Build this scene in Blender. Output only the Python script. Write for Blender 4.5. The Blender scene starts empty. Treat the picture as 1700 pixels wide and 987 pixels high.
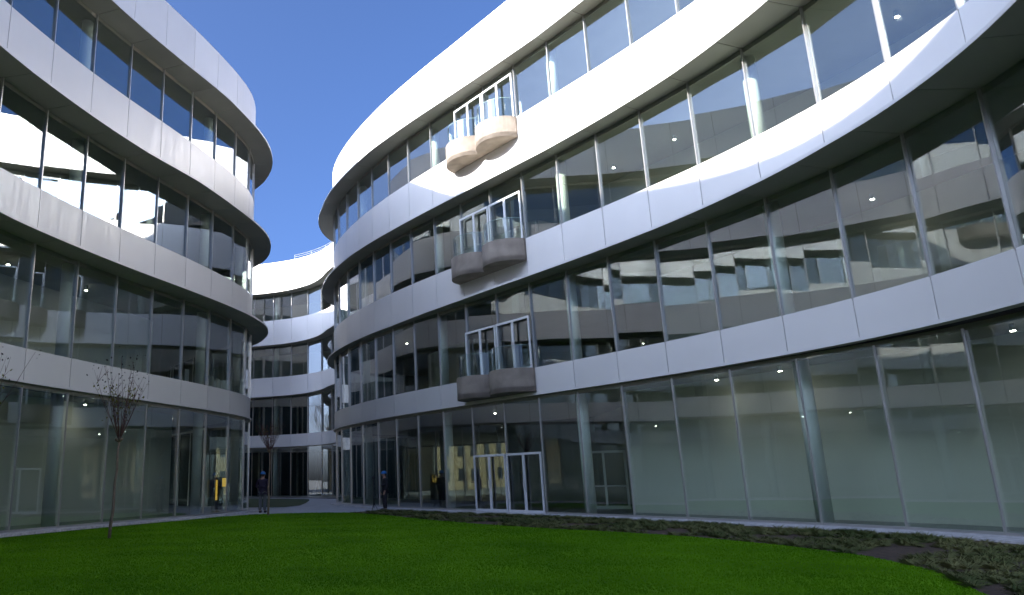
import bpy, bmesh, math, random
import numpy as np
from mathutils import Vector, Matrix
from mathutils.geometry import tessellate_polygon
random.seed(7); rng = np.random.default_rng(7)
S = bpy.context.scene
COL = S.collection
R_ = math.radians

# ------------------------------------------------------------------ camera
EYE = 1.43
cam_d = bpy.data.cameras.new('camera'); cam = bpy.data.objects.new('camera', cam_d); COL.objects.link(cam)
cam_d.sensor_width = 36.0; cam_d.sensor_fit = 'HORIZONTAL'
cam_d.lens = 1217.3 / 1700 * 36
cam_d.shift_x = 0.1475; cam_d.shift_y = 0.0044
cam_d.clip_start = 0.1; cam_d.clip_end = 3000
u = (-0.01655656, -0.97140039, 0.23686949); rt = (0.99985478, -0.01704154, 0.0); fw = (0.00403662, 0.23683509, 0.97154148)
M = Matrix(((rt[0], -rt[1], -rt[2], 0), (fw[0], -fw[1], -fw[2], 0), (u[0], -u[1], -u[2], EYE), (0, 0, 0, 1)))
cam.matrix_world = M
S.camera = cam

# ------------------------------------------------------------------ world, sun, exposure
SUN_EL = R_(24.0); SX, SY = -0.849, -0.529
w = bpy.data.worlds.new('World'); S.world = w; w.use_nodes = True
wn = w.node_tree; bg = wn.nodes['Background']
sky = wn.nodes.new('ShaderNodeTexSky'); sky.sky_type = 'NISHITA'; sky.sun_disc = False
sky.sun_elevation = SUN_EL; sky.sun_rotation = math.atan2(SX, SY)
sky.air_density = 0.48; sky.dust_density = 6.5; sky.ozone_density = 8.5; sky.altitude = 0
wn.links.new(sky.outputs[0], bg.inputs[0]); bg.inputs[1].default_value = 0.077
sd = bpy.data.lights.new('sun', 'SUN'); sd.energy = 2.2; sd.angle = R_(0.5); sd.color = (1.0, 0.93, 0.82)
so = bpy.data.objects.new('sun', sd); COL.objects.link(so)
tosun = Vector((SX * math.cos(SUN_EL), SY * math.cos(SUN_EL), math.sin(SUN_EL)))
so.rotation_euler = tosun.to_track_quat('Z', 'Y').to_euler(); so.location = (0, 0, 60)
S.view_settings.view_transform = 'Standard'; S.view_settings.look = 'None'
S.view_settings.gamma = 1; S.view_settings.exposure = 2.62; S.view_settings.use_curve_mapping = False
S.cycles.max_bounces = 10; S.cycles.transparent_max_bounces = 24; S.cycles.glossy_bounces = 5
S.cycles.diffuse_bounces = 4; S.cycles.caustics_reflective = False; S.cycles.caustics_refractive = False
S.cycles.use_denoising = True
S.cycles.sample_clamp_indirect = 8.0

# ------------------------------------------------------------------ materials
def mat(name):
    m = bpy.data.materials.new(name); m.use_nodes = True
    nt = m.node_tree; b = nt.nodes['Principled BSDF']
    return m, nt, b
def ND(nt, t, **k):
    n = nt.nodes.new(t)
    for a, v in k.items(): setattr(n, a, v)
    return n
def simple(name, col, rough=.6, metal=0.0, var=.0, scale=3.0, bump=0.0, bscale=60.0, detail=4.0):
    m, nt, b = mat(name)
    b.inputs['Base Color'].default_value = (*col, 1); b.inputs['Roughness'].default_value = rough
    b.inputs['Metallic'].default_value = metal
    tc = ND(nt, 'ShaderNodeTexCoord')
    if var:
        n = ND(nt, 'ShaderNodeTexNoise'); n.inputs['Scale'].default_value = scale; n.inputs['Detail'].default_value = detail
        nt.links.new(tc.outputs['Object'], n.inputs['Vector'])
        r = ND(nt, 'ShaderNodeMapRange'); r.inputs[1].default_value = .3; r.inputs[2].default_value = .7
        r.inputs[3].default_value = 1 - var; r.inputs[4].default_value = 1 + var
        nt.links.new(n.outputs['Fac'], r.inputs[0])
        mx = ND(nt, 'ShaderNodeVectorMath', operation='SCALE'); mx.inputs[0].default_value = col
        nt.links.new(r.outputs[0], mx.inputs['Scale']); nt.links.new(mx.outputs[0], b.inputs['Base Color'])
    if bump:
        n2 = ND(nt, 'ShaderNodeTexNoise'); n2.inputs['Scale'].default_value = bscale; n2.inputs['Detail'].default_value = 5
        nt.links.new(tc.outputs['Object'], n2.inputs['Vector'])
        bp = ND(nt, 'ShaderNodeBump'); bp.inputs['Strength'].default_value = bump; bp.inputs['Distance'].default_value = .02
        nt.links.new(n2.outputs['Fac'], bp.inputs['Height']); nt.links.new(bp.outputs[0], b.inputs['Normal'])
    return m

M_panel = simple('aluminium_panel', (.77, .745, .715), .42, .12, .04, .35, .02, 220)
def per_panel(m, amt):
    nt = m.node_tree; b = nt.nodes['Principled BSDF']; src = b.inputs['Base Color'].links[0].from_socket
    ge = ND(nt, 'ShaderNodeNewGeometry'); r = ND(nt, 'ShaderNodeMapRange'); r.inputs[3].default_value = 1-amt; r.inputs[4].default_value = 1+amt
    nt.links.new(ge.outputs['Random Per Island'], r.inputs[0])
    v = ND(nt, 'ShaderNodeVectorMath', operation='SCALE'); nt.links.new(src, v.inputs[0]); nt.links.new(r.outputs[0], v.inputs['Scale']); nt.links.new(v.outputs[0], b.inputs['Base Color'])
    tc = ND(nt, 'ShaderNodeTexCoord'); mp = ND(nt, 'ShaderNodeMapping'); mp.inputs['Scale'].default_value = (3.5, 3.5, .22)
    n = ND(nt, 'ShaderNodeTexNoise'); n.inputs['Scale'].default_value = 1.5; n.inputs['Detail'].default_value = 6
    nt.links.new(tc.outputs['Object'], mp.inputs[0]); nt.links.new(mp.outputs[0], n.inputs['Vector'])
    r2 = ND(nt, 'ShaderNodeMapRange'); r2.inputs[1].default_value = .35; r2.inputs[2].default_value = .75; r2.inputs[3].default_value = .36; r2.inputs[4].default_value = .52
    nt.links.new(n.outputs['Fac'], r2.inputs[0]); nt.links.new(r2.outputs[0], b.inputs['Roughness'])
per_panel(M_panel, .03)
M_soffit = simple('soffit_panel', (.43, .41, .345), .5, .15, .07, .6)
M_dark = simple('dark_gap', (.02, .02, .022), .8)
M_mull = simple('mullion_metal', (.50, .49, .47), .35, .7, .05, 2)
M_head = simple('head_rail', (.30, .28, .23), .45, .3)
M_white = simple('white_frame', (.74, .75, .74), .4)
M_conc = simple('balcony_concrete', (.29, .245, .20), .9, 0, .22, 1.6, .25, 30)
M_wall = simple('plaster_wall', (.74, .75, .66), .85, 0, .05, .5)
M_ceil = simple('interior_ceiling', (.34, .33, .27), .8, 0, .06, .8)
M_floor = simple('interior_floor', (.22, .23, .24), .35, 0, .08, .7)
M_column = simple('column_paint', (.80, .83, .78), .6)
M_roof = simple('roof_membrane', (.3, .3, .3), .9)
M_black = simple('black_metal', (.015, .015, .016), .5)
M_rail = simple('steel_rail', (.6, .6, .6), .35, .6)

def glass_mat(name, tint, r0, wave=.0014):
    m, nt, b = mat(name); nt.nodes.remove(b)
    out = nt.nodes['Material Output']
    tr = ND(nt, 'ShaderNodeBsdfTransparent'); tr.inputs[0].default_value = (*tint, 1)
    gl = ND(nt, 'ShaderNodeBsdfGlossy'); gl.inputs['Roughness'].default_value = .0
    gl.inputs[0].default_value = (.93, .96, 1.0, 1)
    tc = ND(nt, 'ShaderNodeTexCoord')
    n = ND(nt, 'ShaderNodeTexNoise'); n.inputs['Scale'].default_value = .55; n.inputs['Detail'].default_value = 1.0
    nt.links.new(tc.outputs['Object'], n.inputs['Vector'])
    bp = ND(nt, 'ShaderNodeBump'); bp.inputs['Strength'].default_value = 1.0; bp.inputs['Distance'].default_value = wave
    nt.links.new(n.outputs['Fac'], bp.inputs['Height']); nt.links.new(bp.outputs[0], gl.inputs['Normal'])
    lw = ND(nt, 'ShaderNodeLayerWeight'); lw.inputs['Blend'].default_value = .5
    p = ND(nt, 'ShaderNodeMath', operation='POWER'); nt.links.new(lw.outputs['Facing'], p.inputs[0]); p.inputs[1].default_value = 3.3
    ma = ND(nt, 'ShaderNodeMath', operation='MULTIPLY_ADD'); nt.links.new(p.outputs[0], ma.inputs[0])
    ma.inputs[1].default_value = 1 - r0; ma.inputs[2].default_value = r0
    mx = ND(nt, 'ShaderNodeMixShader'); nt.links.new(ma.outputs[0], mx.inputs[0])
    nt.links.new(tr.outputs[0], mx.inputs[1]); nt.links.new(gl.outputs[0], mx.inputs[2]); nt.links.new(mx.outputs[0], out.inputs['Surface'])
    return m
M_glass = glass_mat('glazing', (.885, .93, .90), .14)

M_guard = glass_mat('guard_glass', (.93, .97, .95), .035, .0)
M_edge = simple('glass_edge', (.35, .5, .45), .2)
M_rearpane = simple('rear_dark_glazing', (.05, .07, .075), .08)
def emit(name, col, s):
    m, nt, b = mat(name); b.inputs['Base Color'].default_value = (*col, 1)
    b.inputs['Emission Color'].default_value = (*col, 1); b.inputs['Emission Strength'].default_value = s
    return m
M_lamp = emit('ceiling_lamp_light', (1, .95, .85), 14.0)
M_yellow = emit('lit_yellow_panel', (1.0, .62, .10), .12)

# ------------------------------------------------------------------ mesh helpers
class MB:
    def __init__(s): s.v = []; s.f = []; s.mi = []
    def quad(s, a, b, c, d, mi=0):
        i = len(s.v); s.v += [tuple(a), tuple(b), tuple(c), tuple(d)]; s.f.append((i, i+1, i+2, i+3)); s.mi.append(mi)
    def box8(s, p, mi=0):     # p: 4 bottom (ccw) + 4 top
        i = len(s.v); s.v += [tuple(q) for q in p]
        for f in ((3, 2, 1, 0), (4, 5, 6, 7), (0, 1, 5, 4), (1, 2, 6, 5), (2, 3, 7, 6), (3, 0, 4, 7)):
            s.f.append(tuple(i + k for k in f)); s.mi.append(mi)
    def box(s, x0, y0, z0, x1, y1, z1, mi=0):
        s.box8([(x0, y0, z0), (x1, y0, z0), (x1, y1, z0), (x0, y1, z0), (x0, y0, z1), (x1, y0, z1), (x1, y1, z1), (x0, y1, z1)], mi)
    def bar(s, a, b, wdt, dep, z0, z1, mi=0):   # plan segment a->b (centre line), thickness wdt
        a = Vector(a[:2]); b = Vector(b[:2]); t = (b - a).normalized(); n = Vector((t.y, -t.x)) * wdt / 2
        q = [a + n, b + n, b - n, a - n]
        s.box8([(p.x, p.y, z0) for p in q] + [(p.x, p.y, z1) for p in q], mi)
    def strip(s, front, back, z0, z1, mi=0):    # solid strip between two plan polylines, heights z0..z1
        n = len(front); i = len(s.v)
        for k in range(n):
            f, b = front[k], back[k]
            s.v += [(f[0], f[1], z0), (f[0], f[1], z1), (b[0], b[1], z1), (b[0], b[1], z0)]
        for k in range(n - 1):
            a = i + 4*k; b = a + 4
            for q in ((a, b, b+1, a+1), (a+1, b+1, b+2, a+2), (a+2, b+2, b+3, a+3), (a+3, b+3, b, a)):
                s.f.append(q); s.mi.append(mi)
        s.f.append((i, i+1, i+2, i+3)); s.mi.append(mi); e = i + 4*(n-1); s.f.append((e+3, e+2, e+1, e)); s.mi.append(mi)
    def cyl(s, x, y, r, z0, z1, n=16, r1=None, mi=0):
        r1 = r if r1 is None else r1; i = len(s.v)
        for k in range(n):
            a = 2*math.pi*k/n; s.v.append((x + r*math.cos(a), y + r*math.sin(a), z0))
        for k in range(n):
            a = 2*math.pi*k/n; s.v.append((x + r1*math.cos(a), y + r1*math.sin(a), z1))
        for k in range(n):
            j = (k+1) % n; s.f.append((i+k, i+j, i+n+j, i+n+k)); s.mi.append(mi)
        s.f.append(tuple(i+k for k in reversed(range(n)))); s.f.append(tuple(i+n+k for k in range(n))); s.mi += [mi, mi]
    def tube(s, pts, rads, n=6, mi=0):
        pts = [Vector(p) for p in pts]; i = len(s.v); m = len(pts)
        for k, p in enumerate(pts):
            d = (pts[min(k+1, m-1)] - pts[max(k-1, 0)]).normalized()
            a = d.orthogonal().normalized() if abs(d.z) < .99 else Vector((1, 0, 0))
            if abs(d.z) < .99:
                a = Vector((0, 0, 1)).cross(d).normalized()
            b = d.cross(a).normalized()
            for q in range(n):
                t = 2*math.pi*q/n; s.v.append(tuple(p + (a*math.cos(t) + b*math.sin(t))*rads[k]))
        for k in range(m-1):
            for q in range(n):
                j = (q+1) % n; s.f.append((i+k*n+q, i+k*n+j, i+(k+1)*n+j, i+(k+1)*n+q)); s.mi.append(mi)
        s.f.append(tuple(i+q for q in reversed(range(n)))); s.f.append(tuple(i+(m-1)*n+q for q in range(n))); s.mi += [mi, mi]
    def build(s, name, mats, parent=None, smooth=False, loc=None, fix=True):
        me = bpy.data.meshes.new(name); v = s.v
        if loc is not None: v = [(a-loc[0], b-loc[1], c-loc[2]) for a, b, c in v]
        me.from_pydata(v, [], s.f)
        if not isinstance(mats, (list, tuple)): mats = [mats]
        for m in mats: me.materials.append(m)
        me.polygons.foreach_set('material_index', s.mi)
        if fix:
            bm = bmesh.new(); bm.from_mesh(me); bmesh.ops.recalc_face_normals(bm, faces=bm.faces); bm.to_mesh(me); bm.free()
        if smooth: me.polygons.foreach_set('use_smooth', [True]*len(me.polygons))
        me.update()
        o = bpy.data.objects.new(name, me); COL.objects.link(o)
        if loc is not None: o.location = loc
        if parent is not None: o.parent = parent
        return o
def tag(o, label=None, cat=None, group=None, kind=None):
    if label: o['label'] = label
    if cat: o['category'] = cat
    if group: o['group'] = group
    if kind: o['kind'] = kind
    return o
def empty(name, loc, label, cat, group=None):
    o = bpy.data.objects.new(name, None); COL.objects.link(o); o.location = loc; o.empty_display_size = .3
    return tag(o, label, cat, group)
def poly_slab(mb, pts, z0, z1, mi_top=0, mi_bot=0, mi_side=0):
    vs = [Vector((p[0], p[1], 0)) for p in pts]; tris = tessellate_polygon([vs]); n = len(pts); i = len(mb.v)
    mb.v += [(p[0], p[1], z0) for p in pts] + [(p[0], p[1], z1) for p in pts]
    for a, b, c in tris:
        na = (vs[b]-vs[a]).cross(vs[c]-vs[a]).z
        if na < 0: b, c = c, b
        mb.f.append((i+n+a, i+n+b, i+n+c)); mb.mi.append(mi_top)
        mb.f.append((i+a, i+c, i+b)); mb.mi.append(mi_bot)
    for k in range(n):
        j = (k+1) % n; mb.f.append((i+k, i+j, i+n+j, i+n+k)); mb.mi.append(mi_side)

# ------------------------------------------------------------------ plan curves
Z = dict(g=4.60, f1=4.78, b1=5.84, h1=9.53, b2=11.43, h2=14.55, b3=17.16, h3=19.84, t4=23.19)
class Curve:
    def __init__(s, pts): s.P = np.array([2*np.array(pts[0])-pts[1]] + list(map(np.array, pts)) + [2*np.array(pts[-1])-pts[-2]], float); s.n = len(pts)
    def at(s, t):
        t = min(max(t, 0), s.n-1-1e-6); i = int(t); f = t-i; a, b, c, d = s.P[i:i+4]
        p = .5*((2*b)+(-a+c)*f+(2*a-5*b+4*c-d)*f*f+(-a+3*b-3*c+d)*f**3)
        g = .5*((-a+c)+2*(2*a-5*b+4*c-d)*f+3*(-a+3*b-3*c+d)*f*f); g /= np.linalg.norm(g)
        return p, np.array([g[1], -g[0]])
    def off(s, t, d):
        p, n = s.at(t); q = p + n*d; return (q[0], q[1])
    def line(s, t0, t1, d=0, step=.2):
        m = max(1, int(round((t1-t0)/step))); fn = d if callable(d) else (lambda t: d)
        return [s.off(t0+(t1-t0)*k/m, fn(t0+(t1-t0)*k/m)) for k in range(m+1)]
def interp(xs, ys): return lambda t: float(np.interp(t, xs, ys))

RC = Curve([(2.4,57.9),(0.8,56.8),(-0.6,55.2),(-1.5,53.3),(-1.9,51.2),(-1.85,49.1),(-1.45,47.0),(-0.85,45.0),(-0.1,43.0),(0.75,41.05),(1.68,39.15),(2.7,37.3),(3.78,35.46),(4.9,33.64),(6.01,31.81),(7.11,30.0),(8.19,28.2),(9.26,26.38),(10.29,24.52),(11.25,22.62),(12.1,20.62),(12.8,18.58),(13.26,16.5),(13.42,14.39),(13.28,12.3),(12.85,10.2),(12.4,8.1),(12.2,6.0),(12.5,3.9),(13.6,2.1)])
LEXT = [(-4.6,-8.4),(-4.6,-6.3),(-5.2,-4.2),(-6.2,-2.3),(-7.6,-.7),(-9.1,.8),(-10.5,2.5),(-11.4,4.4),(-11.9,6.5),(-12.1,8.7),(-12.2,10.8),(-12.25,13.0),(-12.25,15.1)]  # unseen run of the left block, shaped so its roof shadows the right block
LC = Curve(LEXT + [(-12.15,17.3),(-12.0,19.45),(-11.6,21.6),(-11.02,23.72),(-10.34,25.8),(-9.57,27.84),(-8.74,29.86),(-7.92,31.92),(-7.18,33.98),(-6.53,36.05),(-6.1,38.15),(-6.15,40.25),(-6.75,42.2),(-7.9,43.9),(-9.3,45.5)])
LX = len(LEXT)
BC = Curve([(-15,73.2),(-12.8,73.0),(-10.8,72.4),(-8.8,71.7),(-6.9,70.8),(-5.2,69.5),(-3.8,67.9),(-2.8,66.0),(-2.15,64.0),(-1.5,62.3)])

def building(C, nbays, vis, close, brims, recess, label, floors_in, name, cols, colr=.22, seed=1):
    """C plan curve of the glass; vis=(i0,i1) bays seen one by one; close = outer outline; brims = {level: fn(s)}"""
    rnd = random.Random(seed)
    p0, _ = C.at((vis[0]+vis[1])/2)
    root = empty(name, (p0[0], p0[1], 0), label, 'building')
    inv = Vector((p0[0], p0[1], 0))
    def B(mb, nm, mats, **k):
        mb.v = [(a-inv.x, b-inv.y, c) for a, b, c in mb.v]
        return mb.build(nm, mats, root, **k)
    zero = lambda t: 0.0
    lev = [('1', Z['f1'], Z['b1'], brims['1']), ('2', Z['h1'], Z['b2'], brims['2']), ('3', Z['h2'], Z['b3'], brims['3']), ('4', Z['h3'], Z['t4'], brims['4'])]
    # fascia panels, one mesh per storey, with open joints over a dark backing
    for k, (nm, z0, z1, br) in enumerate(lev):
        mb = MB(); g = .006
        for i in range(nbays):
            f = C.line(i+g, i+1-g, 0.0); b = C.line(i+g, i+1-g, -.05)
            mb.strip(f, b, z0+.02, z1, 0)
        mb.strip(C.line(0, nbays, -.055), C.line(0, nbays, -.22), z0-.02, z1-.02, 1)
        B(mb, 'fascia_band', [M_panel, M_dark])
        mb = MB()
        bz1 = z0 if k else Z['f1']
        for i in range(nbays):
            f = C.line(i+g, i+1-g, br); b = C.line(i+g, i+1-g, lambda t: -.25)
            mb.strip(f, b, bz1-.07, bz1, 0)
        # thin bright edge trim
        mb.strip(C.line(0, nbays, lambda t: br(t)+.018), C.line(0, nbays, lambda t: br(t)+.003), bz1-.075, bz1+.012, 1)
        mb.strip(C.line(0, nbays, lambda t: br(t)-.08), C.line(0, nbays, lambda t: -.2), bz1-.055, bz1-.02, 2)
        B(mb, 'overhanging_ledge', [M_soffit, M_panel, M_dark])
    # storeys of glass: ground, 1, 2, 3
    sto = [(0.10, Z['g'], lambda t: -recess(t)), (Z['b1'], Z['h1']-.07, lambda t: -.06), (Z['b2'], Z['h2']-.07, lambda t: -.06), (Z['b3'], Z['h3']-.07, lambda t: -.06)]
    hid = MB(); hm = MB()
    for fl, (z0, z1, rf) in enumerate(sto):
        top = z1
        for i in range(nbays):
            a = Vector(C.off(i, rf(i))); b = Vector(C.off(i+1, rf(i+1)))
            t = (b-a).normalized(); n = Vector((t.y, -t.x))
            a2 = a + t*.02; b2 = b - t*.02
            jj = 1 if vis[0] <= i < vis[1] else 0; ti = rnd.gauss(0, .006)*jj; ya = rnd.gauss(0, .005)*jj; tb = [-ya-ti, ya-ti, ya+ti, -ya+ti]
            f = [a2+n*tb[0], b2+n*tb[1], b2+n*tb[2], a2+n*tb[3]]   # bl, br, tr, tl (front face)
            th = n*-.02
            P = [(f[0].x, f[0].y, z0), (f[1].x, f[1].y, z0), (f[1].x+th.x, f[1].y+th.y, z0), (f[0].x+th.x, f[0].y+th.y, z0),
                 (f[3].x, f[3].y, top), (f[2].x, f[2].y, top), (f[2].x+th.x, f[2].y+th.y, top), (f[3].x+th.x, f[3].y+th.y, top)]
            tgt = MB() if vis[0] <= i < vis[1] else hid
            tgt.box8(P, 0)
            mm = MB() if tgt is not hid else hm
            c = a + n*.03
            w2 = t*.020; d2 = n*.042
            if fl == 0: w2 = t*.016; d2 = n*.030
            q = [c-w2-d2, c+w2-d2, c+w2+d2, c-w2+d2]
            mm.box8([(v.x, v.y, z0-.02) for v in q] + [(v.x, v.y, top) for v in q])
            if tgt is not hid:
                o = B(tgt, 'window', M_glass)
                mm.v = [(x-inv.x, y-inv.y, z) for x, y, z in mm.v]
                mm.build('mullion', M_mull, o)
        # head rail
        mb = MB(); mb.strip(C.line(0, nbays, lambda t: rf(t)-.005), C.line(0, nbays, lambda t: rf(t)-.12), top-.16 if fl else top-.05, top+.06 if fl else top+.10, 0)
        if fl == 0:
            mb.strip(C.line(0, nbays, lambda t: rf(t)+.03), C.line(0, nbays, lambda t: rf(t)-.06), .04, .12, 1)
            mb.strip(C.line(0, nbays, lambda t: -.06), C.line(0, nbays, lambda t: -1.3), Z['g']+.12, Z['g']+.16, 2)
        B(mb, 'head_rail', [M_head, M_mull, M_dark])
    if hid.f:
        tag(B(hid, 'window_wall', M_glass), kind='stuff'); tag(B(hm, 'mullions', M_mull), kind='stuff')
    # floor plates and roof
    outline = [C.off(t, -.3) for t in np.arange(0, nbays+1e-6, .25)] + close
    mb = MB()
    poly_slab(mb, outline, Z['g']+.13, Z['b1']-.12, 1, 0, 0)
    poly_slab(mb, outline, Z['h1']-.03, Z['b2']-.12, 1, 0, 0)
    poly_slab(mb, outline, Z['h2']-.03, Z['b3']-.12, 1, 0, 0)
    poly_slab(mb, outline, Z['h3']-.03, Z['t4']-.8, 2, 0, 0)
    outg = [C.off(t, -recess(t)-.12) for t in np.arange(0, nbays+1e-6, .25)] + close
    poly_slab(mb, outg, -.5, .06, 1, 1, 1)
    B(mb, 'floor_plate', [M_ceil, M_floor, M_roof])
    # outer wall at the back
    mb = MB(); ring = [C.off(nbays, -.3)] + close + [C.off(0, -.3)]
    rg = MB(); rm = MB(); rb = MB()
    for a, b in zip(ring[:-1], ring[1:]):
        if (a, b) == ((-32, 60), (-34, 20)):       # far side of the left block is glazed on its two lowest storeys
            mb.bar(a, b, .3, 0, Z['h1'], Z['t4']); mb.bar(a, b, .3, 0, Z['g'], Z['b1'])
            rg.bar(a, b, .03, 0, .05, Z['g']); rg.bar(a, b, .03, 0, Z['b1'], Z['h1'])
            for q in range(20):
                x, y = a[0]+(b[0]-a[0])*q/19, a[1]+(b[1]-a[1])*q/19; rm.box(x-.04, y-.06, 0, x+.04, y+.06, Z['h1'])
        else:
            mb.bar(a, b, .3, 0, 0, Z['t4'])
            for q0, q1 in ((Z['g'], Z['b1']), (Z['h1'], Z['b2']), (Z['h2'], Z['b3']), (Z['h3'], Z['t4']+.02)): rb.bar(a, b, .46, 0, q0, q1)
            Ls = math.dist(a, b)
            for q in range(int(Ls/2.1)+1):
                t_ = q*2.1/Ls; x, y = a[0]+(b[0]-a[0])*t_, a[1]+(b[1]-a[1])*t_; rb.cyl(x, y, .19, 0, Z['h3'], 6)
    if rg.f:
        tag(B(rg, 'rear_window_wall', M_glass), kind='stuff'); tag(B(rm, 'rear_mullions', M_mull), kind='stuff')
    B(mb, 'rear_wall', M_rearpane); tag(B(rb, 'rear_bands', M_panel), kind='stuff')
    # partitions
    mb = MB()
    for (s0, s1, dep, fl) in floors_in:
        z0, z1 = [(0.06, Z['g']+.13), (Z['b1']-.12, Z['h1']-.03), (Z['b2']-.12, Z['h2']-.03), (Z['b3']-.12, Z['h3']-.03)][fl]
        mb.strip(C.line(s0, s1, lambda t: -dep-(recess(t) if fl == 0 else 0)), C.line(s0, s1, lambda t: -dep-.2-(recess(t) if fl == 0 else 0)), z0, z1, 0)
        for e in (s0, s1):
            a = C.off(e, -dep-.1); b = C.off(e, -dep-4.5); mb.bar(a, b, .2, 0, z0, z1)
    if mb.f: B(mb, 'partition_wall', M_wall)
    # round columns
    for s_ in cols:
        for fl, (z0, z1) in enumerate([(0.06, Z['g']+.13), (Z['b1']-.12, Z['h1']-.03), (Z['b2']-.12, Z['h2']-.03), (Z['b3']-.12, Z['h3']-.03)]):
            mb = MB(); p = C.off(s_, -.72-(recess(s_) if fl == 0 else .06)); mb.cyl(p[0], p[1], colr, z0, z1, 24)
            o = B(mb, 'column', M_column)
            for pl in o.data.polygons:
                if len(pl.vertices) == 4: pl.use_smooth = True
    return root, B, inv

brR = {'1': lambda t: .06,
 '2': interp([0, 2.5, 4.5, 9, 10.2, 12.3, 14, 16.4, 18.4, 20.4, 21.6, 23.8, 24.6, 30], [.8, .7, .45, .42, .36, .56, .70, .80, .93, 1.15, 1.32, 1.40, 1.42, 1.4]),
 '3': interp([0, 3, 5, 8.5, 10.6, 13, 16, 17.6, 19.1, 20.1, 21, 24, 30], [1.1, .95, .77, .88, .80, .78, .66, .74, .86, 1.02, 1.17, 1.35, 1.4]),
 '4': interp([0, 3, 5.5, 7, 9.9, 12.5, 14.1, 16, 17.3, 19, 21, 24, 30], [1.4, 1.2, .93, 1.04, 1.06, .85, .71, .60, .69, .8, 1.0, 1.3, 1.3])}
brL = {'1': lambda t: .06,
 '2': interp(np.array([-13, 0, 2, 4, 8, 9, 10.2, 11.5, 13]) + LX, [1, 1, .95, 1.08, 1.2, 1.17, 1.0, .8, .85]),
 '3': interp(np.array([-13, 0, 2.4, 5, 6.5, 8, 9.8, 11, 13]) + LX, [1.05, 1.05, 1.14, 1.15, 1.3, 1.2, 1.08, .98, 1.0]),
 '4': interp(np.array([-13, 0, 3.8, 6, 7.5, 9, 10.5, 11.8, 13]) + LX, [1.05, 1.05, 1.08, 1.12, 1.25, 1.17, 1.04, 1.0, 1.1])}
brB = {'1': lambda t: .06, '2': lambda t: .9, '3': lambda t: .95, '4': lambda t: 1.0}
recR = interp([0, 18, 20, 22.5, 30], [.1, .12, .3, .65, .75])

NR = RC.n-1; NL = LC.n-1; NB_ = BC.n-1
rootR, BR, invR = building(RC, NR, (4, 24), [(16,.8),(26,0),(28,30),(24,50),(15,57),(8,59),(4.2,58.8)], brR, recR,
    'right-hand white-banded office block with three concrete balconies stacked over its white ground doors',
    [(16.0, 27, 2.6, 0), (16.5, 26, 4.2, 1), (15.2, 26, 4.5, 2), (14.0, 26, 4.5, 3), (6.0, 9.5, 6.0, 1), (9.5, 13.0, 5.0, 2)], 'office_building', [3.7, 7.55, 11.7, 15.75, 19.8, 23.8], seed=3)
rootL, BL, invL = building(LC, NL, (LX+0, LX+13), [(-11,48),(-13.5,52),(-15.3,57),(-16,62),(-16.2,66),(-19,69),(-26,69),(-32,60),(-34,20),(-26,-8),(-12,-12),(-7,-11)], brL, lambda t: .05,  # unseen rear wing in this outline is invented, shaped to shadow the rear block
    'left-hand white-banded office block rising behind the leafy sapling',
    [(LX-6, LX+8.7, 2.7, 0), (LX-4, LX+8.6, 4.0, 1), (LX-4, LX+6, 4.5, 2), (LX-4, LX+9, 4.5, 3)], 'office_building', [LX-8, LX-4, LX+.1, LX+4.15, LX+8.25, LX+10.95], seed=5)
rootB, BB, invB = building(BC, NB_, (1, 9), [(1,61.8),(8,62.3),(16,64),(18,80),(-22,82),(-22,74),(-17,73.3)], brB, lambda t: .05,
    'rear white-banded office block closing the gap between the two nearer blocks',
    [(1, 6, 5, 2), (1, 4, 5, 3)], 'office_building', [3.0, 7.0], seed=9)

# railing on the rear roof, and simple roof rails on the others (they show in the glass)
def railing(C, s0, s1, d, z, Bf, post=1.0):
    mb = MB(); pts = C.line(s0, s1, d, .25)
    for zz in (z+.42, z+.62): mb.tube([(p[0], p[1], zz) for p in pts], [.022]*len(pts), 6)
    t = s0
    while t <= s1+.01:
        p = C.off(t, d); mb.tube([(p[0], p[1], z-.9), (p[0], p[1], z+.63)], [.028, .028], 6); t += post
    Bf(mb, 'roof_railing', M_rail)
railing(BC, 4, 9, -.5, Z['t4'], BB)
railing(RC, 2, 27, -2.2, Z['t4']+.3, BR, 1.5)
railing(LC, LX-8, LX+12, -2.2, Z['t4']+.3, BL, 1.5)

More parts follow.
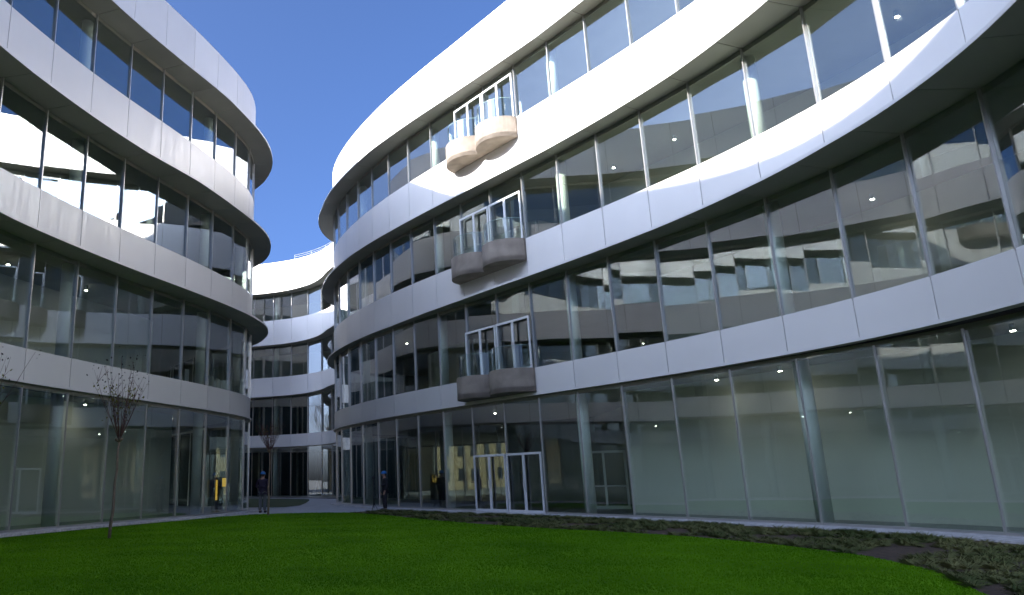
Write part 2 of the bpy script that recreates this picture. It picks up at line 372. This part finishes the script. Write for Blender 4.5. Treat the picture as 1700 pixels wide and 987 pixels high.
# ------------------------------------------------------------------ balconies and doors on the right block
def balcony(zb):
    z1 = zb-.01; z0 = zb-.98
    mb = MB()
    def lobe(sc):
        p, n = RC.at(sc); c = p - n*.10; return c, n
    r = 1.20
    outer = []
    for sc in (13.42, 14.46):
        c, n = lobe(sc); t = np.array([-n[1], n[0]])    # towards increasing s
        for k in range(25):
            a = math.pi*(-.08) + math.pi*1.16*k/24
            q = c - t*math.cos(a)*r + n*math.sin(a)*r
            outer.append(q)
    # keep only points outside the other lobe, on the courtyard side of the wall
    cs = [lobe(13.42)[0], lobe(14.46)[0]]
    keep = []
    for idx, q in enumerate(outer):
        o = cs[1] if idx < 25 else cs[0]
        if np.linalg.norm(q-o) < r*.985: continue
        sc = 13.5 if idx < 25 else 14.5
        p, n = RC.at(sc)
        if (q-p) @ n < .03: continue
        keep.append(q)
    pa, na = RC.at(12.86); pb, nb = RC.at(15.0)
    keep = [pa + na*.01] + keep + [pb + nb*.01]
    # inner wall line
    inner = []
    m = len(keep)
    for k, q in enumerate(keep):
        t = keep[min(k+1, m-1)] - keep[max(k-1, 0)]; t = t/np.linalg.norm(t); n = np.array([t[1], -t[0]])
        inner.append(q - n*.12)
    mb.strip([tuple(q) for q in keep], [tuple(q) for q in inner], z0, z1, 0)
    poly_slab(mb, [tuple(q) for q in keep], z0+.002, z0+.20)
    o = BR(mb, 'balcony', M_conc)
    gm = MB(); m2 = len(keep); out_, in_ = [], []
    for k in range(1, m2-1):
        t = keep[k+1] - keep[k-1]; t = t/np.linalg.norm(t); n = np.array([t[1], -t[0]])
        out_.append(tuple(keep[k]-n*.14-np.array(invR[:2]))); in_.append(tuple(keep[k]-n*.155-np.array(invR[:2])))
    gm.strip(out_, in_, zb-.1, zb+.95); gm.build('glass_guard', M_guard, o)
    gm = MB(); gm.strip([(a, b) for a, b in out_], [(a, b) for a, b in in_], zb+.95, zb+.965); gm.build('guard_edge', M_edge, o)
    return o
def door(s0, s1, z0, z1, leaves, off):
    mb = MB()
    for k in range(int(s1-s0)):
        a = Vector(RC.off(s0+k, off)); b = Vector(RC.off(s0+k+1, off)); t = (b-a).normalized(); n = Vector((t.y, -t.x))
        L = (b-a).length
        def fr(x0, x1, zz0, zz1, d=.05):
            p = a+t*x0; q = a+t*x1; mb.bar(p, q, d, 0, zz0, zz1)
        e = .055
        fr(e-.02, e+.055, z0, z1); fr(L-e-.055, L-e+.02, z0, z1); fr(e+.055, L-e-.055, z1-.09, z1)
        m = L/2; fr(m-.06, m+.06, z0, z1-.09)
        fr(e+.055, m-.06, z0, z0+.10); fr(m+.06, L-e-.055, z0, z0+.10)
    o = BR(mb, 'door_frame', M_white)
    hb = MB()
    for k in range(int(s1-s0)):
        a = Vector(RC.off(s0+k, off+.06)); b = Vector(RC.off(s0+k+1, off+.06)); t = (b-a).normalized(); L = (b-a).length
        for m in (L/2-.04, L/2+.04):
            p = a+t*m; hb.v and None
            hb.tube([(p.x, p.y, z0+.95), (p.x, p.y, z0+1.3)], [.012, .012], 6)
    hb.v = [(x-invR.x, y-invR.y, z) for x, y, z in hb.v]
    hb.build('handle', M_rail, o)
for zb in (Z['b1'], Z['b2'], Z['b3']):
    balcony(zb); door(13, 15, zb-.04, zb+2.2, 4, .10)
door(13, 15, .06, 2.45, 4, -.02)

# interior double door deep in the right block's ground floor, dark core wall round it
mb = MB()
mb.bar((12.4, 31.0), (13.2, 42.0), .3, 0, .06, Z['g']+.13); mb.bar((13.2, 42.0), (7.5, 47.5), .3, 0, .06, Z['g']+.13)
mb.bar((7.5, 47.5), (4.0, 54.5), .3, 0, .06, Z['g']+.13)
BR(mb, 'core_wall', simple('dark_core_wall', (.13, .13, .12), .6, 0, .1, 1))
mb = MB(); zt = 2.55
for x0, x1, z0, z1 in ((-.95, -.85, .06, zt), (-.05, .05, .06, zt), (.85, .95, .06, zt), (-.95, .95, zt-.1, zt), (-.95, .95, .06, .2), (-.95, .95, 1.0, 1.06)):
    mb.box(x0, -.04, z0, x1, .04, z1)
c, s_ = math.cos(-.35), math.sin(-.35)
mb.v = [(10.6 + x*c - y*s_, 33.2 + x*s_ + y*c, z) for x, y, z in mb.v]
BR(mb, 'interior_door', M_white)

# ceiling lamps seen through the glass (small lit downlights)
def lamp(C, s, d, fl, Bf):
    z = [Z['g']+.13, Z['h1']-.03, Z['h2']-.03, Z['h3']-.03][fl]; p = C.off(s, -d)
    mb = MB(); mb.cyl(p[0], p[1], .055, z-.16, z, 12, mi=1); mb.cyl(p[0], p[1], .05, z-.175, z-.158, 12, mi=0)
    o = Bf(mb, 'ceiling_lamp', [M_lamp, M_white])
    ld = bpy.data.lights.new('lamp_light', 'SPOT'); ld.energy = 2.0 if fl == 0 else 2.5; ld.spot_size = R_(160); ld.spot_blend = 1; ld.shadow_soft_size = .08; ld.color = (1, .97, .9)
    lo = bpy.data.objects.new('lamp_light', ld); COL.objects.link(lo); lo.location = (p[0], p[1], z-.2); 
for s, d, fl in ((18.2, 1.8, 0), (19.2, 1.9, 0), (22.0, 1.9, 0), (21.2, 3.0, 2), (17.6, 3.0, 2), (16.2, 3.0, 2), (12.2, 3, 0), (8.5, 2.6, 1), (20.5, 3.0, 1)): lamp(RC, s, d, fl, BR)
for s, d, fl in ((3.2, 2.0, 0), (2.2, 2.2, 1), (3.6, 2.4, 1), (5.4, 2.4, 1), (5.4, 2.0, 0), (8.9, 3, 0)): lamp(LC, LX+s, d, fl, BL)

for k in range(5):
    sq = LX+8.3+.62*k; p = Vector(LC.off(sq, -1.55)); n = LC.at(sq)[1]; t = Vector((-n[1], n[0])); hw = (.16, .12, .30, .30, .14)[k]
    mb = MB(); mb.bar(p-t*hw, p+t*hw, .04, 0, Z['b1']-.12, Z['b1']+.95); BL(mb, 'white_board', M_white)
# small wall plate, narrow door and yellow-lit unit in the left block's ground floor
p = LC.off(LX+7.0, -2.66); mb = MB(); n = LC.at(LX+7.0)[1]; t = Vector((-n[1], n[0]))
mb.bar(Vector(p)-t*.18, Vector(p)+t*.18, .03, 0, 1.35, 1.75); BL(mb, 'wall_plate', M_white)
mb = MB(); mb.box(-8.1, 41.0, .06, -7.7, 41.4, 1.75, 1); mb.box(-8.04, 40.93, .55, -7.95, 40.99, 1.6, 0); mb.box(-7.69, 40.93, 1.25, -7.45, 41.1, 1.7, 0)
BL(mb, 'lit_cabinet', [M_yellow, M_black])

# ------------------------------------------------------------------ ground, path, kerb strips, lawn, planting bed
def poly_sheet(name, pts, z, m, kind='structure'):
    mb = MB(); vs = [Vector((p[0], p[1], 0)) for p in pts]
    mb.v = [(p[0], p[1], z) for p in pts]
    for a, b, c in tessellate_polygon([vs]):
        if (vs[b]-vs[a]).cross(vs[c]-vs[a]).z < 0: b, c = c, b
        mb.f.append((a, b, c)); mb.mi.append(0)
    return tag(mb.build(name, m, fix=False), kind=kind)
M_soil = simple('far_ground', (.09, .085, .075), .95, 0, .2, .4)
mb = MB(); mb.quad((-900, -900, -.03), (900, -900, -.03), (900, 900, -.03), (-900, 900, -.03)); tag(mb.build('ground', M_soil, fix=False), kind='structure')

def lawn_mat():
    m, nt, b = mat('lawn_turf'); b.inputs['Roughness'].default_value = .9; b.inputs['Specular IOR Level'].default_value = .05
    tc = ND(nt, 'ShaderNodeTexCoord')
    n1 = ND(nt, 'ShaderNodeTexNoise'); n1.inputs['Scale'].default_value = .45; n1.inputs['Detail'].default_value = 3
    n2 = ND(nt, 'ShaderNodeTexNoise'); n2.inputs['Scale'].default_value = 26; n2.inputs['Detail'].default_value = 5
    for n in (n1, n2): nt.links.new(tc.outputs['Object'], n.inputs['Vector'])
    ad = ND(nt, 'ShaderNodeMath', operation='MULTIPLY_ADD'); nt.links.new(n2.outputs['Fac'], ad.inputs[0]); ad.inputs[1].default_value = .6
    nt.links.new(n1.outputs['Fac'], ad.inputs[2])
    cr = ND(nt, 'ShaderNodeValToRGB'); cr.color_ramp.elements[0].position = .55; cr.color_ramp.elements[0].color = (.05, .15, .002, 1)
    cr.color_ramp.elements[1].position = 1.05; cr.color_ramp.elements[1].color = (.13, .30, .006, 1)
    nt.links.new(ad.outputs[0], cr.inputs[0]); nt.links.new(cr.outputs[0], b.inputs['Base Color'])
    return m
M_lawn = lawn_mat()
LAWN = [(-11.2, -6), (-11.0, 12), (-11.2, 17), (-10.6, 21), (-9.35, 25), (-7.7, 29), (-6.3, 33), (-5.2, 34.7), (-4.2, 35.4), (-2.2, 35.7), (-.8, 35.2), (.9, 32), (2.1, 28.3), (3.6, 24.8), (5.2, 22.0), (6.7, 20.0), (7.8, 18.0), (8.5, 15.6), (8.7, 13.4), (8.3, 11.3), (7.3, 9.3), (6.6, 7), (6.2, 4), (6.4, 0), (6.8, -6)]
lawn = poly_sheet('lawn', LAWN, .02, M_lawn)
poly_sheet('lawn_behind_path', [(-20, 45.6), (-7.0, 44.6), (-4.6, 44.2), (-4.0, 47), (-4.0, 52), (-4.2, 58), (-4.6, 63), (-6.5, 66), (-10, 69.5), (-15, 71.5), (-20, 71.5)], .02, simple('thin_turf_painted_shade', (.035, .06, .018), .95, 0, .35, 1.2))  # thin turf, with the shade behind the path painted into its darker colour
M_path = simple('paving_concrete', (.46, .46, .46), .8, 0, .12, 1.4, .1, 40)
path = poly_sheet('path', [(-22, 28), (-12, 28), (-7, 30.5), (-6.3, 33), (-5.2, 34.7), (-4.2, 35.4), (-2.2, 35.7), (-.8, 35.2), (1.4, 33.5), (6, 30), (6, 40), (0, 50), (4, 58), (8, 60.5), (-1, 62), (-3, 64), (-5, 67.8), (-9, 71.2), (-15, 72.6), (-24, 73)], .004, M_path)
M_kerb = simple('speckled_stone', (.55, .54, .53), .85, 0, .28, 9, .3, 60, 6)
def kerb(C, s0, s1, d0, d1, name):
    mb = MB(); mb.strip(C.line(s0, s1, d1), C.line(s0, s1, d0), -.02, .055, 0); return tag(mb.build(name, M_kerb), kind='structure')
kerb(RC, 5, NR, lambda t: -recR(t)+.02, interp([5, 8, 10, 12, 15, 18, 21, 30], [.4, .6, 1.1, 1.3, .95, .85, .62, .5]), 'kerb_strip')
kerb(LC, 0, LX+10.5, lambda t: -.03, lambda t: .6, 'kerb_strip')

# lawn blades (one mesh)
def in_poly(x, y, P):
    ins = np.zeros(len(x), bool); j = len(P)-1
    for i in range(len(P)):
        xi, yi = P[i]; xj, yj = P[j]
        c = ((yi > y) != (yj > y)) & (x < (xj-xi)*(y-yi)/(yj-yi+1e-12)+xi); ins ^= c; j = i
    return ins
def blades(name, poly, N, hmin, hmax, m, ymin=4.5, ymax=36, wmul=1.0):
    # density falls with distance, blades grow a little wider
    d = np.exp(rng.uniform(math.log(ymin), math.log(ymax), N)); ang = rng.uniform(-.50, .80, N)
    x = d*np.sin(ang); y = d*np.cos(ang)
    k = in_poly(x, y, poly); x, y, d = x[k], y[k], d[k]; n = len(x)
    h = rng.uniform(hmin, hmax, n)*(1+.012*d); wd = (.0025+.0004*d)*wmul*rng.uniform(.7, 1.3, n); th = rng.uniform(0, math.pi, n)
    lx = rng.normal(0, .35, n)*h; ly = rng.normal(0, .35, n)*h
    v = np.zeros((n, 3, 3)); c, s = np.cos(th)*wd, np.sin(th)*wd
    v[:, 0] = np.stack([x-c, y-s, np.full(n, .018)], 1); v[:, 1] = np.stack([x+c, y+s, np.full(n, .018)], 1); v[:, 2] = np.stack([x+lx, y+ly, .018+h], 1)
    me = bpy.data.meshes.new(name); me.vertices.add(3*n); me.vertices.foreach_set('co', v.reshape(-1))
    me.loops.add(3*n); me.loops.foreach_set('vertex_index', np.arange(3*n)); me.polygons.add(n)
    me.polygons.foreach_set('loop_start', np.arange(0, 3*n, 3)); me.materials.append(m); me.update(calc_edges=True)
    o = bpy.data.objects.new(name, me); COL.objects.link(o); return o
def leaf_mat(name, c0, c1, scale=9, trans=.35):
    m, nt, b = mat(name); b.inputs['Roughness'].default_value = .8; b.inputs['Specular IOR Level'].default_value = .06
    tc = ND(nt, 'ShaderNodeTexCoord'); n = ND(nt, 'ShaderNodeTexNoise'); n.inputs['Scale'].default_value = scale; n.inputs['Detail'].default_value = 3
    nt.links.new(tc.outputs['Object'], n.inputs['Vector'])
    cr = ND(nt, 'ShaderNodeValToRGB'); cr.color_ramp.elements[0].position = .35; cr.color_ramp.elements[0].color = (*c0, 1)
    cr.color_ramp.elements[1].position = .68; cr.color_ramp.elements[1].color = (*c1, 1)
    n3 = ND(nt, 'ShaderNodeTexNoise'); n3.inputs['Scale'].default_value = .38; n3.inputs['Detail'].default_value = 4; nt.links.new(tc.outputs['Object'], n3.inputs['Vector'])
    mm = ND(nt, 'ShaderNodeMix'); mm.data_type = 'FLOAT'; mm.inputs[0].default_value = .55; nt.links.new(n.outputs['Fac'], mm.inputs[2]); nt.links.new(n3.outputs['Fac'], mm.inputs[3])
    nt.links.new(mm.outputs[0], cr.inputs[0]); nt.links.new(cr.outputs[0], b.inputs['Base Color'])
    tl = ND(nt, 'ShaderNodeBsdfTranslucent'); nt.links.new(cr.outputs[0], tl.inputs[0])
    mx = ND(nt, 'ShaderNodeMixShader'); mx.inputs[0].default_value = trans; out = nt.nodes['Material Output']
    nt.links.new(b.outputs[0], mx.inputs[1]); nt.links.new(tl.outputs[0], mx.inputs[2]); nt.links.new(mx.outputs[0], out.inputs[0])
    return m
M_blade = leaf_mat('grass_blade', (.07, .20, .003), (.17, .38, .010), .5)
g = blades('grass', LAWN, 420000, .012, .026, M_blade); tag(g, 'short bright green grass of the courtyard lawn', 'grass', kind='stuff')

# planting bed: mulch sheet + low ground cover
BED = [(-.8, 35.2), (.9, 32), (2.1, 28.3), (3.6, 24.8), (5.2, 22.0), (6.7, 20.0), (7.8, 18.0), (8.5, 15.6), (8.7, 13.4), (8.3, 11.3), (7.3, 9.3), (6.6, 7), (6.2, 4)]
edge = RC.line(10.3, 27, lambda t: interp([5, 8, 10, 12, 15, 18, 21, 30], [.4, .6, 1.1, 1.3, .95, .85, .62, .5])(t)+.004)
M_mulch = simple('mulch', (.085, .055, .035), .95, 0, .5, 9, .8, 28, 8)
poly_sheet('planting_bed', BED + [(6.2, 4), (12.2, 4)][1:] + edge[::-1], .012, M_mulch)
BEDP = BED + [(12.2, 4)] + edge[::-1]
def ground_cover():
    N = 4200; xs = rng.uniform(-1, 12.5, N*3); ys = rng.uniform(8, 36, N*3); k = in_poly(xs, ys, BEDP)
    xs, ys = xs[k], ys[k]
    nz = np.sin(xs*1.9+3*np.sin(ys*.7))+np.cos(ys*1.7+2*np.sin(xs*1.1))+.5*np.sin(xs*5)*np.cos(ys*4.3)
    k = nz > -.8; xs, ys = xs[k][:2600], ys[k][:2600]
    V = []; n = 0
    for x, y in zip(xs, ys):
        r = random.uniform(.08, .26)
        for q in range(52):
            a = random.uniform(0, 2*math.pi); e = random.uniform(.1, .9); L = r*random.uniform(.5, 1.15)
            dx, dy, dz = math.cos(a)*math.cos(e), math.sin(a)*math.cos(e), math.sin(e)*.75
            bx, by = x+dx*L*.3, y+dy*L*.3; wv = .005+random.random()*.007
            px_, py_ = -math.sin(a)*wv, math.cos(a)*wv
            V += [(bx-px_, by-py_, .012+dz*L*.3), (bx+px_, by+py_, .02+dz*L*.3), (x+dx*L+random.uniform(-.02, .02), y+dy*L, .015+dz*L*.9)]
    V = np.array(V); n = len(V)//3
    me = bpy.data.meshes.new('ground_cover'); me.vertices.add(3*n); me.vertices.foreach_set('co', V.reshape(-1)); me.loops.add(3*n)
    me.loops.foreach_set('vertex_index', np.arange(3*n)); me.polygons.add(n); me.polygons.foreach_set('loop_start', np.arange(0, 3*n, 3))
    me.materials.append(leaf_mat('juniper_leaf', (.05, .085, .025), (.26, .25, .10), 2.2, .15)); me.update(calc_edges=True)
    o = bpy.data.objects.new('ground_cover', me); COL.objects.link(o)
    tag(o, 'low dull green creeping shrubs scattered over the brown mulch bed', 'ground cover', kind='stuff')
ground_cover()

# ------------------------------------------------------------------ saplings
M_bark = simple('young_bark', (.24, .17, .12), .9, 0, .3, 20, .4, 80)
M_twig = simple('red_brown_twig', (.13, .06, .045), .8, 0, .3, 12)
M_leafy = leaf_mat('yellow_green_leaf', (.10, .12, .015), (.35, .30, .03), 6, .4)
M_leafd = simple('dry_dark_leaf', (.035, .028, .022), .8)
def sapling(x, y, hf, ht, r, label, ntw, leaves, spread, seed, lean=0.0, group='young pollarded trees on the lawn'):
    rd = random.Random(seed); root = empty('sapling', (x, y, 0), label, 'tree', group)
    mb = MB(); pts = [(0, 0, 0)]; n = 7
    for k in range(1, n+1): pts.append((lean*k/n+rd.uniform(-.025, .025), rd.uniform(-.02, .02), hf*k/n))
    mb.tube(pts, [r*(1.15-.45*k/n) for k in range(n+1)], 8); 
    for k in range(5):   # knotty head
        mb.tube([pts[-1], (pts[-1][0]+rd.uniform(-.1, .1), rd.uniform(-.1, .1), hf+rd.uniform(.02, .12))], [r*.9, r*.6], 6)
    mb.build('trunk', M_bark, root, smooth=True)
    tw = MB(); lf = MB(); ld = MB(); c = Vector(pts[-1])
    for k in range(ntw):
        a = rd.uniform(0, 2*math.pi); out = spread*math.sqrt(rd.random()); L = (ht-hf)*rd.uniform(.55, 1.05)
        p = [c]; cur = c.copy(); d = Vector((math.cos(a)*out, math.sin(a)*out, 1)).normalized()
        for q in range(6):
            d = (d + Vector((rd.uniform(-.07, .07), rd.uniform(-.07, .07), .03))).normalized(); cur = cur + d*L/6; p.append(cur.copy())
        tw.tube(p, [r*.24*(1-.13*q) for q in range(7)], 4)
        for q in range(rd.randint(1, 4)):
            b = p[rd.randint(2, 5)]; dd = Vector((rd.uniform(-.5, .5), rd.uniform(-.5, .5), .7)).normalized()*rd.uniform(.15, .5)
            tw.tube([b, b+dd*.5, b+dd], [r*.16, r*.12, r*.06], 3)
        for q in range(leaves):
            b = p[rd.randint(3, 6)] + Vector((rd.gauss(0, .09), rd.gauss(0, .09), rd.gauss(0, .12)))
            s = rd.uniform(.022, .05); t1 = Vector((rd.gauss(0, 1), rd.gauss(0, 1), rd.gauss(0, 1))).normalized()*s; t2 = t1.orthogonal().normalized()*s*.6
            tgt = lf if (b.z < hf+(ht-hf)*.72 and rd.random() < .8) else ld
            tgt.quad(b-t1, b+t2, b+t1, b-t2)
    tw.build('branches', M_twig, root, smooth=True)
    if lf.f: lf.build('foliage', M_leafy, root, fix=False)
    if ld.f: ld.build('dry_foliage', M_leafd, root, fix=False)
sapling(-7.0, 21.0, 2.62, 4.95, .042, 'thin sapling with a fan of leafy twigs in front of the left-hand block', 25, 9, .50, 11, .13)
sapling(-4.25, 33.6, 2.75, 4.3, .045, 'leafless sapling with a tuft of red twigs beside the standing person in grey trousers', 34, 2, .75, 12, .05)
sapling(-8.75, 17.0, 2.3, 5.0, .05, 'sapling cut off by the left edge of the photo, only twigs showing', 30, 6, .55, 13, -.2)

# ------------------------------------------------------------------ people
def skin_body(name, verts, edges, rad, m, parent, sub=2, root=0):
    me = bpy.data.meshes.new(name); me.from_pydata(verts, edges, []); o = bpy.data.objects.new(name, me); COL.objects.link(o)
    mod = o.modifiers.new('skin', 'SKIN'); 
    for i, r in enumerate(rad):
        sv = me.skin_vertices[0].data[i]; sv.radius = r if isinstance(r, tuple) else (r, r); sv.use_root = (i == root)
    mod.use_smooth_shade = True; ss = o.modifiers.new('sub', 'SUBSURF'); ss.levels = sub; ss.render_levels = sub
    me.materials.append(m); o.parent = parent
    dg = bpy.context.evaluated_depsgraph_get(); dg.update(); ev = o.evaluated_get(dg)
    nm = bpy.data.meshes.new_from_object(ev); o.modifiers.clear(); o.data = nm; nm.polygons.foreach_set('use_smooth', [True]*len(nm.polygons))
    return o
def ellipsoid(mb, c, r, seg=16, rings=10, z0=-1.0):
    i = len(mb.v)
    for a in range(rings+1):
        ph = math.pi*a/rings
        for b in range(seg):
            t = 2*math.pi*b/seg; zz = max(math.cos(ph), z0)
            mb.v.append((c[0]+r[0]*math.sin(ph)*math.cos(t), c[1]+r[1]*math.sin(ph)*math.sin(t), c[2]+r[2]*zz))
    for a in range(rings):
        for b in range(seg):
            j = (b+1) % seg; mb.f.append((i+a*seg+b, i+a*seg+j, i+(a+1)*seg+j, i+(a+1)*seg+b)); mb.mi.append(0)
M_skin = simple('skin', (.42, .25, .18), .6); M_helm = simple('blue_helmet', (.02, .20, .55), .35)
M_hair = simple('hair', (.03, .02, .015), .8)
def person(x, y, H, face, coat, trou, label, coat_len, arms):
    k = H/1.80; root = empty('person', (x, y, 0.0), label, 'person'); root.rotation_euler.z = face; root.scale = (k, k, k)
    # faces local -Y
    V = [(0, 0, .98), (0, .01, 1.15), (0, .015, 1.32), (0, .01, 1.43), (0, -.005, 1.53), (0, -.02, 1.62), (0, -.02, 1.72)]
    E_ = [(0, 1), (1, 2), (2, 3), (3, 4), (4, 5), (5, 6)]
    r = [(.16, .115), (.15, .11), (.175, .115), (.13, .09), (.055, .055), (.078, .092), (.07, .085)]
    for sx in (-1, 1):
        b = len(V); V += [(sx*.10, 0, .90), (sx*.11, -.015, .50), (sx*.115, .02, .10), (sx*.12, -.10, .045)]
        E_ += [(0, b), (b, b+1), (b+1, b+2), (b+2, b+3)]; r += [.09, .062, .045, .04]
        b = len(V); sh = (sx*.19, .01, 1.40); el, wr, hd = arms[0 if sx < 0 else 1]
        V += [sh, el, wr, hd]; E_ += [(3, b), (b, b+1), (b+1, b+2), (b+2, b+3)]; r += [.06, .045, .032, (.022, .035)]
        # fingers and thumb
        h = Vector(hd); dirn = (Vector(hd)-Vector(wr)).normalized()
        side = Vector((0, 1, 0)) if abs(dirn.y) < .8 else Vector((1, 0, 0))
        for q, (o_, L) in enumerate(((-.027, .07), (-.009, .08), (.009, .075), (.027, .06))):
            f = len(V); p1 = h+side*o_+dirn*.045; p2 = p1+dirn*L*.5; p3 = p2+(dirn+Vector((0, -.5, 0))).normalized()*L*.5
            V += [tuple(p1), tuple(p2), tuple(p3)]; E_ += [(b+3, f), (f, f+1), (f+1, f+2)]; r += [.010, .009, .008]
        f = len(V); p1 = h-side*.035+dirn*.0; p2 = p1-side*.02+dirn*.035
        V += [tuple(p1), tuple(p2)]; E_ += [(b+3, f), (f, f+1)]; r += [.012, .009]
    skin_body('body', V, E_, r, M_skin, root, 2)
    # coat (torso shell + sleeves)
    V = [(0, 0, coat_len), (0, 0, .98), (0, .01, 1.15), (0, .015, 1.32), (0, .01, 1.44), (0, .0, 1.51)]
    E_ = [(0, 1), (1, 2), (2, 3), (3, 4), (4, 5)]; r = [(.215, .17), (.20, .155), (.185, .145), (.205, .145), (.15, .115), (.085, .085)]
    for sx in (-1, 1):
        b = len(V); el, wr, hd = arms[0 if sx < 0 else 1]; V += [(sx*.20, .01, 1.40), el, wr]; E_ += [(4, b), (b, b+1), (b+1, b+2)]; r += [.08, .066, .052]
    skin_body('coat', V, E_, r, coat, root, 2, 1)
    V = [(0, 0, .95)]; E_ = []; r = [(.16, .12)]
    for sx in (-1, 1):
        b = len(V); V += [(sx*.10, 0, .86), (sx*.11, -.015, .50), (sx*.115, .015, .09)]; E_ += [(0, b), (b, b+1), (b+1, b+2)]; r += [.105, .082, .07]
    skin_body('trousers', V, E_, r, trou, root, 2, 0)
    for sx in (-1, 1):
        mb = MB(); ellipsoid(mb, (sx*.12, -.06, .055), (.055, .15, .06), 12, 8, -.9); mb.build('shoe', M_black, root, smooth=True)
    mb = MB(); ellipsoid(mb, (0, -.025, 1.63), (.078, .095, .115)); ellipsoid(mb, (0, -.12, 1.625), (.014, .02, .022), 8, 6)
    for sx in (-1, 1):
        ellipsoid(mb, (sx*.078, -.015, 1.63), (.012, .022, .032), 8, 6)
    mb.build('head', M_skin, root, smooth=True)
    mb = MB()
    for sx in (-1, 1): ellipsoid(mb, (sx*.030, -.108, 1.65), (.012, .01, .008), 8, 6)
    ellipsoid(mb, (0, -.108, 1.575), (.024, .008, .006), 8, 6); mb.build('eyes_and_mouth', M_hair, root, smooth=True)
    mb = MB(); ellipsoid(mb, (0, .005, 1.655), (.083, .092, .09)); mb.v = [(a, max(b, -.045), c) for a, b, c in mb.v]; mb.build('hair', M_hair, root, smooth=True)
    mb = MB(); ellipsoid(mb, (0, -.01, 1.70), (.115, .135, .115), 20, 12, -.15); 
    mb.cyl(0, -.05, .125, 1.675, 1.69, 20, .118); mb.build('helmet', M_helm, root, smooth=True)
    return root
arms1 = (((-.25, .03, 1.13), (-.24, -.06, .90), (-.235, -.08, .83)), ((.25, .03, 1.13), (.24, -.06, .90), (.235, -.08, .83)))
arms2 = (((-.30, .05, 1.15), (-.20, -.20, 1.10), (-.15, -.26, 1.12)), ((.30, .05, 1.15), (.20, -.20, 1.10), (.15, -.26, 1.12)))
person(1.0, 37.0, 1.88, R_(-75), simple('black_coat', (.012, .012, .016), .85, 0, .2, 8), simple('dark_trousers', (.015, .016, .022), .85),
       'person in a black coat and blue helmet facing left beside a thin pole', .72, arms1)
person(-4.95, 36.9, 1.95, R_(165), simple('dark_purple_jacket', (.022, .014, .035), .8, 0, .2, 8), simple('grey_trousers', (.15, .155, .15), .85),
       'person in a dark purple jacket, grey trousers and blue helmet seen from behind', .86, arms2)
# thin black pole on a small base
root = empty('measuring_pole', (.47, 37.6, 0), 'thin black pole with a round head beside the person in black', 'pole')
mb = MB(); mb.tube([(0, 0, .12), (0, 0, 1.5)], [.022, .018], 8); mb.build('pole', M_black, root, smooth=True)
mb = MB(); ellipsoid(mb, (0, 0, 1.56), (.07, .07, .085)); mb.build('sensor_head', M_black, root, smooth=True)
for a in (0, 2.1, 4.2):
    mb = MB(); mb.tube([(0, 0, .35), (.2*math.cos(a), .2*math.sin(a), .015)], [.014, .012], 6); mb.build('leg', M_black, root)

# ------------------------------------------------------------------ street behind the camera (seen only in the glass)
M_ochre = simple('ochre_render', (.55, .40, .20), .85, 0, .1, .4)
M_pane = simple('dark_pane', (.03, .035, .04), .15)
def street_house(x, y, rot, W, D, Hh, label):
    root = empty('apartment_building', (x, y, 0), label, 'building'); root.rotation_euler.z = rot
    mb = MB(); mb.box(-W/2, -D/2, 0, W/2, D/2, Hh); mb.box(-W/2-.3, -D/2-.3, Hh+.003, W/2+.3, D/2+.3, Hh+.5); mb.build('walls', M_ochre, root)
    wm = MB(); nx = int(W/3)
    for fl in range(int(Hh/3.4)):
        for i in range(nx):
            cx = -W/2+W/nx*(i+.5); z = 1.2+fl*3.4
            wm.box(cx-.6, D/2-.1, z, cx+.6, D/2+.02, z+1.7); wm.box(cx-.6, -D/2-.02, z, cx+.6, -D/2+.1, z+1.7)
    tag(wm.build('windows', M_pane, root), kind='stuff')
street_house(14, -75, R_(60), 34, 12, 17, 'ochre apartment house mirrored in the ground floor glass beside the white doors')
street_house(-78, 60, R_(17), 44, 12, 15, 'sunlit ochre house mirrored in the right block glass next to the balconies')
def bare_tree(x, y, h, seed, label, leafm=None):
    rd = random.Random(seed); root = empty('street_tree', (x, y, 0), label, 'tree', 'bare street trees mirrored in the glass')
    mb = MB(); mb.tube([(0, 0, -.05), (.1, 0, h*.25), (0, .1, h*.45)], [.22, .17, .13], 7); mb.build('trunk', M_bark, root, smooth=True)
    br = MB()
    def grow(p, d, L, r, n):
        q = p+d*L*.5; d2 = (d+Vector((rd.uniform(-.2, .2), rd.uniform(-.2, .2), .1))).normalized(); e = q+d2*L*.5
        br.tube([p, q, e], [r, r*.8, r*.6], 5 if n > 2 else 3)
        if n > 0:
            for _ in range(3): grow(e, (d2+Vector((rd.uniform(-.9, .9), rd.uniform(-.9, .9), rd.uniform(-.1, .5)))).normalized(), L*.68, r*.55, n-1)
    for _ in range(4): grow(Vector((0, .1, h*.44)), Vector((rd.uniform(-.7, .7), rd.uniform(-.7, .7), 1)).normalized(), h*.25, .09, 4)
    br.build('crown', leafm or M_bark, root, fix=False)
for i, (x, y, h) in enumerate(((-2, -34, 13), (4, -38, 14), (10, -33, 12), (16, -40, 13), (21, -30, 12))):
    bare_tree(x, y, h, 40+i, 'bare winter tree mirrored in the ground floor glass')
for i, (x, y, h) in enumerate(((-44, 42, 12), (-50, 47, 13), (-46, 52, 12), (-55, 55, 14), (-52, 38, 12), (-45, 60, 13), (-36, 68, 12), (-41, 74, 13), (-46, 69, 12), (-38, 62, 11), (-52, 76, 13))):
    bare_tree(x, y, h, 60+i, 'bare winter tree mirrored in the ground floor glass')
